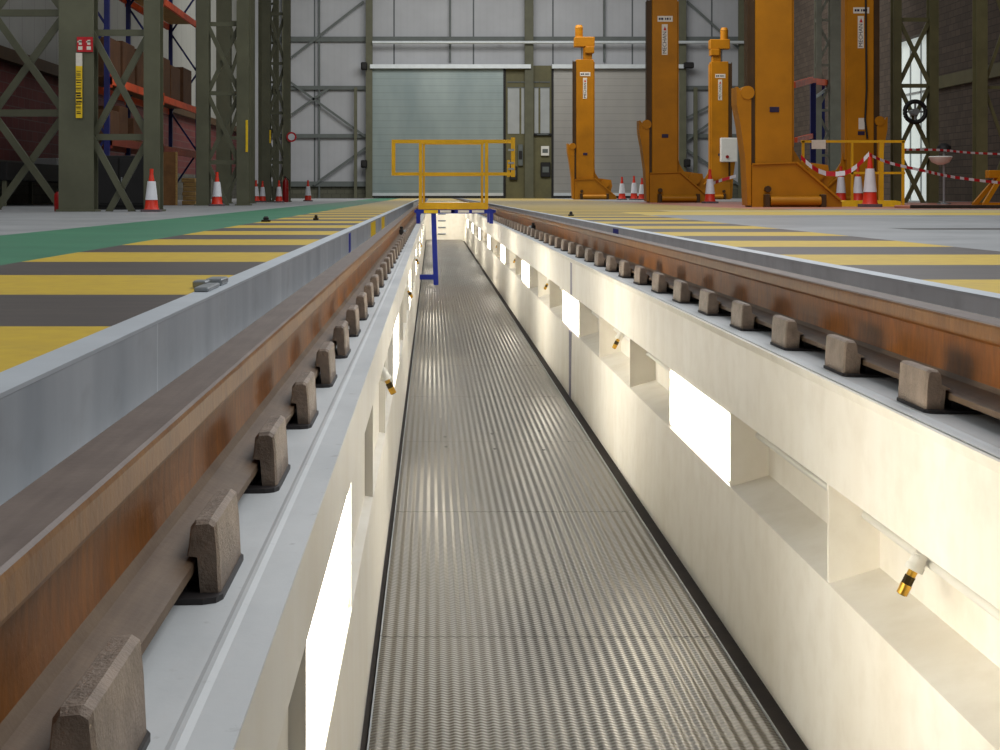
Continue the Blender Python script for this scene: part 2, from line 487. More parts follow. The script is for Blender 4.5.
def clips(xf, foot, side, word, y0):
    # side +1: pit lies towards +x (left rail); -1: right rail. xf outer face, foot = rail foot edge
    def X(u): return side*u
    d = abs(xf-foot)
    th = .034
    prof = [(-.008,.0405),(d-th-.002,.052),(d-th,.074),(d-th+.006,.082),(d-.011,.0835),(d-.004,.079),(d-.001,.05),(d+.0015,.0),(.008,.0),(.004,.039)]
    t = thing('rail_clip', '', 'rail clip', (foot, y0, -.2), group='steel clips along the pit side of the %s rail' % word)
    b = MB(); L2 = .098
    # body with slightly rounded ends
    n = len(prof); vs = []; 
    cx = sum(p[0] for p in prof)/n; cz = sum(p[1] for p in prof)/n
    for yy, s in ((-L2,.86),(-L2+.007,1),(L2-.007,1),(L2,.86)):
        for u, w in prof:
            uu = cx+(u-cx)*s; ww = (cz+(w-cz)*s) if w > .02 else w
            vs.append((X(uu), yy, ww+.007))
    fs = []
    for r in range(3):
        for i in range(n): fs.append((r*n+i, r*n+(i+1) % n, (r+1)*n+(i+1) % n, (r+1)*n+i))
    fs += [tuple(range(n)), tuple(range(3*n, 4*n))]
    b.add(vs, fs); b.build('clip_body', 'clip_metal', t)
    b = MB()
    e = d+.005
    b.prism([(X(-.07), -.13), (X(e-.02), -.125), (X(e-.006), -.117), (X(e), -.10), (X(e), .09), (X(e-.006), .102), (X(e-.02), .105), (X(-.07), .105)], 0, .0068, 'z')
    b.build('rubber_pad', 'rubber', t)
    b = MB(); b.box(min(X(-.12), X(-.008)), max(X(-.12), X(-.008)), -.09, .09, .0068, .0279); b.build('base_plate', 'black', t)
    ords = ['nearest', 'second nearest', 'third nearest', 'fourth nearest', 'fifth nearest', 'sixth nearest']
    y = y0; i = 0
    while y < 46.5:
        lab = ('%s steel clip holding down the foot of the %s rusty rail' % (ords[i], word)) if i < 6 else \
              'small brown steel clip in the long row beyond the first six on the %s rail' % word
        if i == 0: t['label'] = lab
        else: dup(t, (foot, y, -.2), lab)
        y += .65; i += 1
# left clip near face at Y=1.776 ; the one before it is nearest
clips(-.244, RL+.062, 1, 'left', 1.776-.65+.1)
clips(1.047, RR-.073, -1, 'right', 3.386-.65)

# small fittings on the rails
def clamp(x, y, z, side, lab):
    t = thing('rail_stop', lab, 'rail fitting', (x, y, z))
    b = MB(); b.bbox(-.022, .022, -.07, .07, 0, .055, .008); b.bbox(-.016, .016, -.03, .03, .055, .08, .006); b.build('block', 'black', t)
    b = MB(); b.tube((side*.02, 0, .03), (side*.045, 0, .03), .016, 8); b.build('bolt_head', 'galv', t)
clamp(RL+.033, 15.4, -.1475, 1, 'small black rail stop bolted to the inner side of the left rail')
clamp(RR-.034, 17.4, -.1475, -1, 'small black rail stop bolted to the inner side of the right rail')
# marks on kerbs
for nm, x0, x1, y, w, mt in (('trim_5', KL-.0005, KL+.002, 10.7, .22, 'blue_paint'), ('trim_6', KL-.0005, KL+.002, 15.0, 1.2, 'sign_yellow'), ('trim_7', KL-.0005, KL+.002, 18.0, 1.1, 'sign_yellow'), ('trim_8', KR-.002, KR+.0005, 12.0, .35, 'blue_paint')):
    b = MB(); b.box(x0, x1, y-w/2, y+w/2, -.19, -.012); struct(nm, b, mt)

# ------------------------------------------------------------------ pit light panels
def panels(x, inward, zs, y0, word, ks):
    z0, z1 = zs; t0 = None; ords = ['nearest', 'second nearest', 'third nearest', 'fourth nearest']
    for i, k in enumerate(ks):
        y = y0+k*BAY*4
        lab = ('%s glowing white light panel set in the %s pit wall' % (ords[i], word)) if i < 4 else 'small distant glowing light panel in the %s pit wall' % word
        if t0 is None:
            t0 = thing('light_panel', lab, 'light', (x, y, z0), group='glowing light panels in the %s pit wall' % word)
            b = MB(); L_ = BAY-.022; H = z1-z0
            b.box(min(0, inward*.004), max(0, inward*.004), .016, L_-.016, .012, H-.010); b.build('diffuser', 'lamp', t0)
            b = MB(); e0, e1 = sorted((-inward*.05, inward*.0))
            b.box(e0, e1, 0, L_, 0, H); b.build('housing', 'white_plastic', t0)
        else: dup(t0, (x, y, z0), lab)
panels(-.203, 1, (-.716, -.335), 2.36+.011, 'left', range(0, 9))
panels(1.004, -1, (-.715, -.471), 5.19+.011, 'right', range(0, 8))

# water pipe behind the niches and taps
b = MB(); b.tube((1.093, .5, -.545), (1.093, PEND-.2, -.545), .012, 12)
for k in range(0, 34):
    y = 2.7+k*BAY
    if y < PEND-1: b.tube((1.093, y-.012, -.545), (1.093, y+.012, -.545), .017, 10); b.box(1.09, 1.128, y-.008, y+.008, -.553, -.537)
tag(b.build('water_pipe', 'white_plastic', smooth=True), 'thin white pipe running through the niches of the right pit wall', 'pipe')
def make_tap(lab, loc, side, group):
    t = thing('air_tap', lab, 'tap', loc, group=group)
    s = side
    b = MB()
    b.path([(-s*.0, 0, 0), (s*.012, 0, 0)], .0165, 12)
    pts = [Vector((s*.010, 0, 0))]
    for a in range(0, 9):
        th = math.radians(a*8); pts.append(Vector((s*(.010+.022*math.sin(th)), 0, -.022*(1-math.cos(th)))))
    b.path(pts, .0175, 14)
    e = pts[-1]; d = Vector((s*.45, 0, -.9)).normalized()
    b.tube(e, e+d*.020, .0185, 14); b.tube(e+d*.018, e+d*.030, .021, 14)
    b.tube((0, -.018, 0), (0, .018, 0), .019, 12)
    b.build('elbow', 'white_plastic', t, smooth=True)
    p = e+d*.028
    b = MB(); b.tube(p, p+d*.016, .0105, 12, mi=0); b.tube(p+d*.016, p+d*.036, .0125, 8, mi=1); b.tube(p+d*.036, p+d*.060, .013, 12, .012, mi=0); b.tube(p+d*.058, p+d*.0615, .0085, 12, mi=1)
    b.build('brass_nozzle', ['brass', 'brass_dark'], t, smooth=True)
    return t
t0 = None
ords = ['nearest', 'second nearest', 'third nearest', 'fourth nearest']
for i in range(0, 8):
    y = 3.38+i*BAY*4
    lab = ('%s white elbow tap with brass nozzle in a niche of the right pit wall' % ords[i]) if i < 4 else 'tiny distant brass-ended tap in the right pit wall'
    if t0 is None: t0 = make_tap(lab, (1.093, y, -.518), -1, 'brass nozzle taps along the right pit wall')
    else: dup(t0, (1.093, y, -.518), lab)
t1 = None
for i in range(0, 4):
    y = 5.85+i*BAY*4
    lab = ('%s brass nozzle tap sticking out of the left pit wall' % ords[i])
    if t1 is None: t1 = make_tap(lab, (-.214, y, -.40), 1, 'brass nozzle taps along the left pit wall')
    else: dup(t1, (-.214, y, -.40), lab)
for y in (6.1, 11.45, 16.8, 22.15): pass
# rungs on the end wall
t = thing('step_rungs', 'row of dark step rungs on the far end wall of the pit', 'ladder', (.30, PEND, -1.1))
for i in range(4):
    b = MB(); z = .12+i*.20; b.path([(-.10, 0, z), (-.10, -.10, z), (.10, -.10, z), (.10, 0, z)], .022, 8); b.build('rung', 'galv', t)

# ------------------------------------------------------------------ pit crossing platform with yellow guard rail
YG = 23.6
g = thing('pit_platform', 'yellow guard rail platform on blue trolley bridging the pit', 'platform', (0, YG, 0))
def gp(px, py, dy=0): 
    p = W(px, py, YG); return Vector((p.x, dy, p.z))
# frame beam
b = MB()
a = gp(416, 213); c = gp(494, 213)
b.box(a.x, c.x, -.05, .05, gp(0, 213.5).z, gp(0, 209.5).z)
b.box(a.x, c.x, .85, .95, gp(0, 213.5).z, gp(0, 209.5).z)
for px in (417, 452, 493): 
    x = gp(px, 0).x; b.box(x-.04, x+.04, -.05, .95, gp(0, 213).z+.005, gp(0, 210).z)
b.build('trolley_beam', 'blue_paint', g)
for px, z1 in ((418, 221), (491, 220)):
    for dy in (0, .9):
        b = MB(); x = gp(px, 0).x; b.box(x-.026, x+.03, dy-.06, dy+.06, -.2, gp(0, 209.5).z); b.build('leg', 'blue_paint', g)
b = MB()
for px0, px1 in ((424, 438),): b.box(gp(px0,0).x, gp(px1,0).x, -.058, -.051, gp(0,213.2).z, gp(0,210).z)
b.build('warning_label', 'sign_yellow', g)
for px0, px1 in ((440,451),(458,469),(472,484)):
    b = MB(); b.box(gp(px0,0).x, gp(px1,0).x, -.058, -.051, gp(0,212.6).z, gp(0,210.2).z); b.build('label_plate', 'white_sign', g)
b = MB(); b.box(gp(418.5,0).x, gp(487,0).x, -.03, .93, gp(0,209.4).z, gp(0,208.3).z+.0); b.box(gp(418.5,0).x, gp(487.5,0).x, -.06, -.03, gp(0,209.3).z, gp(0,202.5).z)
b.build('toe_board', 'rail_yellow', g)
def sq(b, p, q, w=.055): b.bar(p, q, w, w)
for px in (420.5, 486.5):
    b = MB(); sq(b, gp(px, 209, -.02), gp(px, 141, -.02), .05); b.build('post', 'rail_yellow', g)
b = MB(); sq(b, gp(392, 141.5), gp(515, 141.5), .055); b.build('top_rail', 'rail_yellow', g)
b = MB(); sq(b, gp(392, 174), gp(515, 174), .05); b.build('mid_rail', 'rail_yellow', g)
b = MB(); sq(b, gp(393.5, 139.8), gp(393.5, 175.5), .058); b.build('end_upright', 'rail_yellow', g)
b = MB(); sq(b, gp(513, 137.5), gp(513, 177), .060); sq(b, gp(508.5, 160), gp(508.5, 177), .04); b.build('end_upright', 'rail_yellow', g)
b = MB()
for py in (150, 163, 169): b.box(gp(508,0).x, gp(514,0).x, -.035, -.03, gp(0,py+1).z, gp(0,py-1).z)
b.build('latch', 'galv', g)
b = MB(); sq(b, gp(422, 141, .92), gp(486, 141, .92), .05); sq(b, gp(422, 174, .92), gp(486, 174, .92), .045); sq(b, gp(423.5, 208, .92), gp(423.5, 141, .92), .035); sq(b, gp(484, 208, .92), gp(484, 141, .92), .035)
b.build('rear_rail', 'rail_yellow', g)
b = MB(); b.bar(gp(433.5, 212), gp(436, 285, 0), .075, .06); b.build('pit_leg', 'blue_paint', g)
b = MB(); b.bar(gp(419.5, 277), gp(434.5, 277), .075, .05); b.build('pit_leg_foot', 'blue_paint', g)

# ------------------------------------------------------------------ lifting jacks
def text_mesh(body, size, loc, rot, mat, parent, name):
    cu = bpy.data.curves.new(name, 'FONT'); cu.body = body; cu.size = size; cu.align_x = 'CENTER'; cu.align_y = 'CENTER'; cu.extrude = .0008
    tmp = bpy.data.objects.new('tmp_text', cu); COL.objects.link(tmp)
    dg = bpy.context.evaluated_depsgraph_get(); dg.update()
    me = bpy.data.meshes.new_from_object(tmp.evaluated_get(dg)); COL.objects.unlink(tmp); bpy.data.objects.remove(tmp)
    me.materials.clear(); me.materials.append(M[mat])
    o = bpy.data.objects.new(name, me); COL.objects.link(o); o.location = loc; o.rotation_euler = rot; o.parent = parent
    return o
def make_jack(lab, loc, mir=False):
    t = thing('lifting_jack', lab, 'lifting jack', loc, group='yellow mobile lifting jacks')
    b = MB()
    b.bbox(-.35, .36, 0.03, .55, .10, 5.70, .015)                       # mast box
    b.prism([(.355, 5.6), (.355, 1.15), (.40, 1.15), (.40, 5.6)], .1, .5, 'y')
    b.fl(mir).build('mast', 'jack_yellow', t)
    b = MB(); b.box(-.47, -.351, .06, .5, .6, 5.62); b.box(-.50, -.47, .04, .1, .6, 5.66); b.fl(mir).build('guide_channel', 'jack_dark', t)
    b = MB()
    b.prism([(-.42,.0),(-.42,.80),(.42,.83),(1.22,.13),(1.28,.10),(1.28,0)], -.02, .03, 'y')
    b.prism([(-.42,.0),(-.42,.80),(.42,.83),(1.22,.13),(1.28,.10),(1.28,0)], .62, .67, 'y')
    b.box(-.42, -.38, -.02, .67, 0, .80)
    b.bar((.42, .0, .845), (1.25, .0, .125), .16, .035, up=(-.65,0,.75))
    b.bar((-.42, -.03, .815), (.42, -.03, .845), .05, .03, up=(0,0,1))
    b.fl(mir).build('base_frame', 'jack_yellow', t)
    b = MB()
    b.prism([(.36,2.15),(.385,1.5),(.45,1.08),(.58,.87),(1.10,.80),(1.14,.55),(1.05,.2),(.36,.2)], .30, .38, 'y')
    b.tube((.85, .18, .66), (.85, .5, .66), .17, 16)
    b.fl(mir).build('outrigger', 'jack_yellow', t)
    b = MB()
    b.prism([(-.68,2.28),(-.63,2.20),(-.57,2.12),(-.50,2.06),(-.43,2.04),(-.43,.03),(-.47,.03),(-.51,.9),(-.60,1.55),(-.68,1.95)], .02, .10, 'y')
    b.prism([(-.68,2.28),(-.63,2.20),(-.57,2.12),(-.50,2.06),(-.43,2.04),(-.43,.03),(-.47,.03),(-.51,.9),(-.60,1.55),(-.68,1.95)], .46, .54, 'y')
    b.prism([(-.685,2.28),(-.68,1.95),(-.60,1.55),(-.51,.9),(-.47,.03),(-.50,.03),(-.54,.9),(-.63,1.55),(-.705,1.95),(-.71,2.28)], .02, .54, 'y')
    b.fl(mir).build('lifting_carriage', 'jack_yellow', t)
    b = MB(); b.tube((-.50, -.0, 2.17), (-.50, .5, 2.17), .13, 18); b.fl(mir).build('carriage_roller', 'jack_yellow', t)
    b = MB(); b.tube((-.10, -.12, .115), (.85, -.12, .115), .085, 16); b.fl(mir).build('travel_roller', 'jack_yellow', t, smooth=True)
    for x in (-.16, .90):
        b = MB(); b.bbox(x-.05, x+.05, -.18, -.02, .0, .24, .01); b.fl(mir).build('roller_bracket', 'jack_dark', t)
    b = MB(); b.tube((-.14, -.14, .34), (-.14, -.02, .34), .06, 10); b.fl(mir).build('roller_knob', 'jack_dark', t)
    b = MB()
    b.bbox(-.42, .40, .05, .52, 6.22, 6.62, .02); b.bbox(-.05, .3, .1, .45, 5.70, 6.22, .02); b.bbox(.02,.38,.0,.5,5.95,6.22,.02)
    b.fl(mir).build('gearbox', 'jack_yellow', t)
    b = MB(); b.tube((-.22, .28, 6.62), (-.22, .28, 7.0), .16, 18); b.tube((-.22, .28, 7.0), (-.22, .28, 7.12), .17, 18, .12); b.fl(mir).build('motor', 'jack_yellow', t)
    b = MB(); b.box(-.14, -.08, .27, .33, 5.70, 6.22); b.fl(mir).build('screw_spindle', 'galv', t)
    # signs: rating plate, vertical lettering strip, maker's plate
    b = MB(); b.box(-.20, .22, .022, .03, 5.02, 5.18); pl = b.build('rating_plate', 'white_sign', t)
    b = MB()
    for x, w in ((-.14,.05),(-.07,.06),(.02,.03),(.08,.05),(.15,.03)): b.box(x-w/2, x+w/2, .018, .022, 5.07, 5.13)
    b.build('plate_print', 'ink', pl)
    b = MB(); b.box(-.08, .08, .022, .03, 4.10, 4.95); st = b.build('name_strip', 'white_sign', t)
    text_mesh('MECHAN', .15, (.0, .020, 4.44), (math.pi/2, -math.pi/2, 0), 'ink', st, 'lettering')
    b = MB(); b.prism([(-.04,4.78),(.005,4.89),(.05,4.78)], .018, .022, 'y'); b.build('arrow_logo', 'sign_red', st)
    b = MB(); b.bbox(-.08, .10, .015, .03, 1.80, 1.90, .004); b.build('maker_plate', 'ink', t)
    return t
jd = [(29.4, 6.49, 'tall yellow lifting jack nearest the camera, with wide base beside the striped cone'),
      (43.0, 6.46, 'yellow lifting jack in the middle, between the cone and the three small cones'),
      (63.0, 6.22, 'far left yellow lifting jack with its motor top visible before the beige shutter'),
      (64.0, 11.90, 'far yellow lifting jack with white control box, its motor top in view'),
      (41.0, 11.35, 'rightmost yellow lifting jack behind the yellow railing and cones')]
j0 = None; jacks = []
for Y, X, lab in jd:
    if len(jacks) == 0: j0 = make_jack(lab, (X, Y, 0)); jacks.append(j0)
    elif len(jacks) == 3: j1 = make_jack(lab, (X, Y, 0), True); jacks.append(j1)
    else: jacks.append(dup(j0 if len(jacks) < 3 else j1, (X, Y, 0), lab))
# control box on the far right-hand jack
j = jacks[3]; s = 64/F
b = MB(); b.bbox(-.02, .66, -.28, -.02, CH+31*s, CH+55*s, .02); cb = b.build('control_box', 'white_plastic', j)
b = MB(); b.tube((.24, -.31, CH+36*s), (.24, -.28, CH+36*s), .07, 10); b.build('switch', 'extinguisher', cb)
j = jacks[4]
b = MB(); b.box(-.06, .10, .018, .03, 1.95, 2.25); b.build('notice', 'white_sign', j)
b = MB(); b.path([(.12, .0, 5.6), (.14, -.02, 3.0), (.10, -.02, 2.2), (.16, -.02, 1.7)], .025, 6); b.build('cable', 'black', j)

# ------------------------------------------------------------------ traffic cones
def make_cone():
    t = thing('traffic_cone', '', 'traffic cone', (0,0,0), group='red and white traffic cones')
    b = MB()
    b.prism([(-.2,-.17),(-.17,-.2),(.17,-.2),(.2,-.17),(.2,.17),(.17,.2),(-.17,.2),(-.2,.17)], 0, .05, 'z'); b.build('base', 'cone_base', t)
    b = MB()
    b.lathe([(.165,.05),(.145,.07),(.125,.24),(.122,.24),(.080,.62),(.062,.62),(.048,.75),(.040,.77),(.040,.90),(.026,.90)], n=20, mis=[0,0,1,1,0,0,0,0,0])
    b.build('body', ['cone_red', 'cone_red'], t, smooth=True)
    b = MB(); b.lathe([(.132,.25),(.128,.27),(.087,.62),(.083,.64)], n=20); b.build('reflective_sleeve', 'cone_white', t, smooth=True)
    return t
c0 = make_cone(); first = True
cones = [(870, 207, 54, 'large cone with tape tied to its top, right of the nearest jack'),
         (858, 203.6, 38, 'red and white cone close behind the large taped cone'),
         (841, 203.2, 37, 'white-sleeved cone left of the taped cone, behind the yellow floor channel'),
         (710, 203.3, 34, 'red and white cone standing at the foot of the middle jack'),
         (622, 199.3, 23, 'left one of three small cones right of the far left jack'),
         (634, 199.3, 24, 'middle one of three small cones right of the far left jack'),
         (642, 199.3, 22, 'right one of three small cones beside the middle jack base'),
         (151.5, 211.8, 43, 'tall red and white cone at the foot of the lattice column on the left'),
         (217, 205.5, 34, 'red and white cone right of the stacked timber on the left'),
         (256, 202.2, 22, 'small cone left in the pair beneath the far lattice columns'),
         (262.5, 202.0, 21, 'small cone right in the pair beneath the far lattice columns'),
         (279, 202.4, 22, 'small cone beside the red extinguisher near the back wall'),
         (308, 201.3, 21, 'small cone alone in front of the back wall, left of the green shutter')]
for px, py, h, lab in cones:
    Y = CH*F/(py-CY)
    if h < 30 and px > 500: Y = 58.5 if px == 642 else 60.0
    if px == 217: Y = 31.6
    sc = h*Y/F/.90; sx = min(sc, .95)
    p = W(px, py, Y)
    if first: c0.location = (p.x, Y, 0); c0.scale = (sx, sx, sc); c0['label'] = lab; first = False
    else: dup(c0, (p.x, Y, 0), lab, scale=(sx, sx, sc))

# ------------------------------------------------------------------ barrier tape
def tape(name, pts, w, lab, per=.22):
    b = MB(); P = [Vector(p) for p in pts]
    # resample along smooth curve
    out = []
    for i in range(len(P)-1):
        p0 = P[max(i-1,0)]; p1 = P[i]; p2 = P[i+1]; p3 = P[min(i+2, len(P)-1)]
        n = max(2, int((p2-p1).length/per))
        for k in range(n):
            t = k/n; out.append(.5*((2*p1)+(p2-p0)*t+(2*p0-5*p1+4*p2-p3)*t*t+(3*p1-p0-3*p2+p3)*t**3))
    out.append(P[-1])
    for i in range(len(out)-1):
        u = Vector((0, .1, 1))
        b.add([out[i]-u*w/2, out[i+1]-u*w/2, out[i+1]+u*w/2, out[i]+u*w/2], [(0,1,2,3)], i % 2)
    return tag(b.build(name, ['sign_red', 'cone_white']), lab, 'barrier tape')
tape('barrier_tape', [W(801,157,29.2), W(812,167,29.3), W(826,173.5,29.5), W(845,173,29.4), W(857,166,29.2), W(869,154,29.0)], .09, 'red and white tape sagging between the nearest jack and the large cone')
tape('barrier_tape', [W(870,155,28.9), W(890,163,29.5), W(925,171,30), W(960,178,31), W(1030,186,32)], .055, 'lower red and white tape running right from the large cone', .14)
tape('barrier_tape', [W(904,149.5,31.0), W(940,150,32), W(975,153,33), W(1030,155,34)], .045, 'upper red and white tape running right from the yellow railing end', .14)
tape('barrier_tape', [W(711,184,41), W(722,180,40), W(736,176,40)], .08, 'short red and white tape running right from the cone at the middle jack')

# ------------------------------------------------------------------ yellow railing, floor channel on the right
YR = 31.0
t = thing('guard_railing', 'yellow tube railing behind the large cone with tape tied along it', 'railing', (0, YR, 0))
def rp(px, py, dy=0):
    p = W(px, py, YR); return Vector((p.x, dy, max(0, p.z)))
for px, y0, w in ((803,141,.05),(852,141,.045),(881,140,.085),(903,141,.05)):
    b = MB(); x = rp(px, 0).x; b.bar((x,0,0), (x,0,rp(0,y0).z), w, w); b.build('post', 'rail_yellow', t)
b = MB(); b.bar(rp(801,141.5), rp(905,141.5), .05, .05); b.build('top_rail', 'rail_yellow', t)
b = MB(); b.bar(rp(801,173), rp(905,173), .045, .045); b.build('mid_rail', 'rail_yellow', t)
b = MB(); b.box(rp(811,0).x, rp(825,0).x, -.06, -.045, rp(0,149).z, rp(0,140).z); b.build('notice_plate', 'white_sign', t)
b = MB(); b.prism([(0,0),(1.15,0),(1.15,.10),(1.05,.12),(.1,.12),(0,.10)], 0, .35, 'y'); 
tag(b.build('floor_channel', 'sign_yellow', loc=(W(839,0,30.3).x, 30.1, 0)), 'bright yellow cable channel lying on the floor behind the large cone', 'cable cover')

# yellow trestle at the right edge
t = thing('yellow_trestle', 'yellow trestle stand with sloping legs at the right edge of the picture', 'trestle', (W(1004,0,33).x, 33, 0))
b = MB(); b.bbox(-.36, .6, -.12, .12, .58, .75, .01); b.build('head_beam', 'jack_yellow', t)
for sx, x in ((-1, -.1), (1, .5)):
    for dy in (-.3, .3):
        b = MB(); b.bar((x, dy*.3, .6), (x+sx*.42, dy, .03), .09, .08); b.build('leg', 'jack_yellow', t)
b = MB(); b.box(-.56, 1.0, -.36, -.26, 0, .06); b.box(-.56, 1.0, .26, .36, 0, .06); b.build('foot_rail', 'jack_yellow', t)

# eyewash station
t = thing('eyewash_station', 'white eyewash bowl on a slim grey stand before the dark block wall', 'eyewash station', (W(944,0,36).x, 36, 0))
b = MB(); b.lathe([(.16,0),(.16,.03),(.03,.05)], n=16); b.build('foot', 'galv', t)
b = MB(); b.tube((0,0,.03), (0,0,1.3), .03, 10); b.build('pole', 'galv', t)
b = MB(); b.lathe([(.06,.92),(.20,.98),(.27,1.10),(.25,1.12),(.05,1.0)], c=(-.08,0,0), n=20); b.build('bowl', 'white_plastic', t, smooth=True)
b = MB(); b.lathe([(.10,1.22),(.17,1.28),(.15,1.36),(.06,1.42)], n=14); b.build('hood', 'black', t, smooth=True)

# ------------------------------------------------------------------ laced steel columns
def laced(lab, pa, pb, Y, wa, wb, H, mat='steel_green', cell=None, z0=.0, group='laced steel hall columns', px=True, d=.30, dw=.09):
    xa = (pa-CX)*Y/F if px else pa; xb = (pb-CX)*Y/F if px else pb
    cell = cell or 1.47
    t = thing('laced_column', lab, 'column', (xa, Y, 0), group=group)
    for x, w in ((0, wa), (xb-xa, wb)):
        b = MB()
        # H section: two flanges and a web, flange facing the camera
        b.box(x-w/2, x+w/2, -d/2, -d/2+.025, 0, H); b.box(x-w/2, x+w/2, d/2-.025, d/2, 0, H); b.box(x-.012, x+.012, -d/2+.025, d/2-.025, 0, H)
        b.box(x-w/2-.03, x+w/2+.03, -d/2-.05, d/2+.05, 0, .03)
        b.build('chord', mat, t)
    x0 = wa/2; x1 = xb-xa-wb/2; z = z0; n = 0
    while z < H-cell:
        b = MB(); b.bar((x0-.05, .03, z), (x1+.05, .03, z+cell), dw, .05); b.bar((x0-.05, -.04, z+cell), (x1+.05, -.04, z), dw, .05); b.build('lacing', mat, t)
        b = MB(); b.bar((x0, 0, z+cell), (x1, 0, z+cell), dw, .05); b.build('batten', mat, t)
        z += cell; n += 1
    return t
laced('wide olive steel column with red fire sign and its thin partner at left', 78.5, 153.5, 22.3, .50, .23, 4.0, 'steel_green', 1.50, -.43)
laced('crossed steel lattice at the far left edge before the maroon wall', -10, 66, 24.5, .2, .12, 5.2, 'steel_green', 1.58, -.05, dw=.11)
laced('tall steel lattice column just right of the orange rack end', 203.5, 243.5, 33.0, .27, .26, 5.2, 'steel_green', 1.47, -.55)
laced('thick green steel column behind the second lattice pair', 224, 250, 39.5, .36, .22, 6.0, 'steel_green', 1.47, .2)
laced('slender steel lattice column in front of the back wall at left', 266.5, 287, 46.0, .25, .2, 7.0, 'steel_green', 1.47, -.3)
laced('farthest small lattice column at the left, by the back wall', 262, 276, 58.0, .25, .2, 8.5, 'steel_green', 1.47)
laced('olive lattice column in front of the bright side doorway', 896, 932.5, 42.0, .22, .24, 6.5, 'steel_olive', 1.79, -.41, dw=.11)
laced('olive lattice column at the right edge by the block wall', 980, 1030, 38.0, .27, .2, 6.5, 'steel_olive', 3.1, -.25, dw=.08)
laced('pale steel column seen between the nearest and rightmost jacks', 835, 818, 55.0, .42, .2, 9.0, 'steel_pale', 1.6)

# fire sign and strip on the left column, part of what is fixed to it
s = 22.1/F; yb = 22.3-.165
t = thing('fire_sign', 'small red fire sign with two white pictograms on the wide left column', 'sign', (W(77,0,yb).x, yb, W(0,52,yb).z))
def sp(px, py): return ((px-77)*yb/F, (52-py)*yb/F)
b = MB(); b.box(0, sp(93,0)[0], -.012, .0, 0, sp(0,37)[1]); b.build('panel', 'sign_red', t)
b = MB()
for cx_ in (80.5, 89):
    x, z = sp(cx_, 48.5); b.box(x-.03, x+.03, -.015, -.012, z-.02, z+.03); x, z = sp(cx_-.6, 42.5); b.box(x-.012, x+.03, -.015, -.012, z-.035, z+.035); b.box(x-.03, x+.03, -.015, -.012, z+.0, z+.02)
b.build('pictogram', 'white_sign', t)
t = thing('height_strip', 'narrow yellow strip with black marks below the red sign', 'sign', (W(76,0,yb).x, yb, W(0,118,yb).z))
w = 6.4*yb/F
b = MB(); b.box(0, w, -.012, 0, 0, 52*yb/F); b.build('strip', 'sign_yellow', t)
b = MB(); b.box(0, w, -.012, 0, 52*yb/F, 65*yb/F); b.build('blank_end', 'white_sign', t)
b = MB(); random.seed(7); z = .06
while z < .70:
    h = random.choice((.008, .014, .022)); b.box(w*.12*random.random(), w*(.7+.25*random.random()), -.014, -.012, z, z+h); z += h+random.choice((.014,.02,.03))
b.build('markings', 'black', t)
# hi-vis strips on further columns, round sign
for px, y0, y1, Y, lab in ((246.5,120,152,32.8,'thin yellow strip on the second lattice column'), (270,130,143,45.8,'thin yellow strip on the third lattice column')):
    p = W(px, y1, Y); b = MB(); b.bbox(-.025, .025, -.01, 0, 0, (y1-y0)*Y/F, .003)
    tag(b.build('marker_strip', 'sign_yellow', loc=(p.x, Y+.05, p.z)), lab, 'sign')
p = W(291.5, 137, 45.8)
t = thing('round_sign', 'little round red and white sign on the third lattice column', 'sign', (p.x, 45.8, p.z))
b = MB(); b.tube((0,0,0), (0,-.02,0), .15, 20); b.build('disc', 'sign_red', t)
b = MB(); b.tube((0,-.02,0), (0,-.025,0), .10, 20); b.build('disc_face', 'cone_white', t)
def extinguisher(px, py, Y, lab, h=.55):
    p = W(px, py, Y); t = thing('fire_extinguisher', lab, 'fire extinguisher', (p.x, Y, 0))
    b = MB(); b.lathe([(.085,0),(.09,.02),(.09,h*.75),(.06,h*.88),(.025,h*.9),(.025,h*.95)], n=16); b.build('cylinder', 'extinguisher', t, smooth=True)
    b = MB(); b.bbox(-.06, .02, -.02, .02, h*.95, h, .004); b.path([(.02,0,h*.95),(.11,0,h*.85),(.11,0,h*.45)], .012, 6); b.build('valve_hose', 'black', t)
extinguisher(60.5, 0, 22.3, 'dark red fire extinguisher beside the wide left column', .32)
extinguisher(285.5, 0, 45.2, 'red fire extinguisher by the slender lattice column', .75)

# ------------------------------------------------------------------ pallet racking on the left
XF, XK = -6.5, -7.25
t = thing('pallet_rack', 'blue and orange pallet racking behind the left lattice columns', 'racking', (XF, 0, 0))
RH = 6.5
for Y in (31.0, 37.0, 43.0):
    for x in (0, XK-XF):
        b = MB(); b.box(x-.05, x+.05, Y-.06, Y+.06, 0, RH); b.build('upright', 'rack_blue', t)
    b = MB(); z = .3; sg = 0
    while z < RH-1.2:
        b.bar((0 if sg else XK-XF, Y, z), (XK-XF if sg else 0, Y, z+1.1), .05, .03); z += 1.1; sg ^= 1
    b.build('frame_brace', 'rack_blue', t)
for z in (1.30, 2.52, 4.86):
    for x in (.06, XK-XF-.06):
        for ya, yb_ in ((31.06, 36.94), (37.06, 42.94)):
            b = MB(); b.box(x-.03, x+.03, ya, yb_, z-.08, z+.08); b.box(x-.035, x+.035, ya, ya+.02, z-.14, z+.14); b.build('beam', 'rack_orange' if z > 2 else 'dark_orange', t)
    b = MB()
    for i in range(42):
        y = 31.1+i*.283
        b.box(XK-XF-.02, .03, y, y+.24, z+.081, z+.105)
    b.build('deck', 'wood_dark' if z < 3 else 'wood', t)
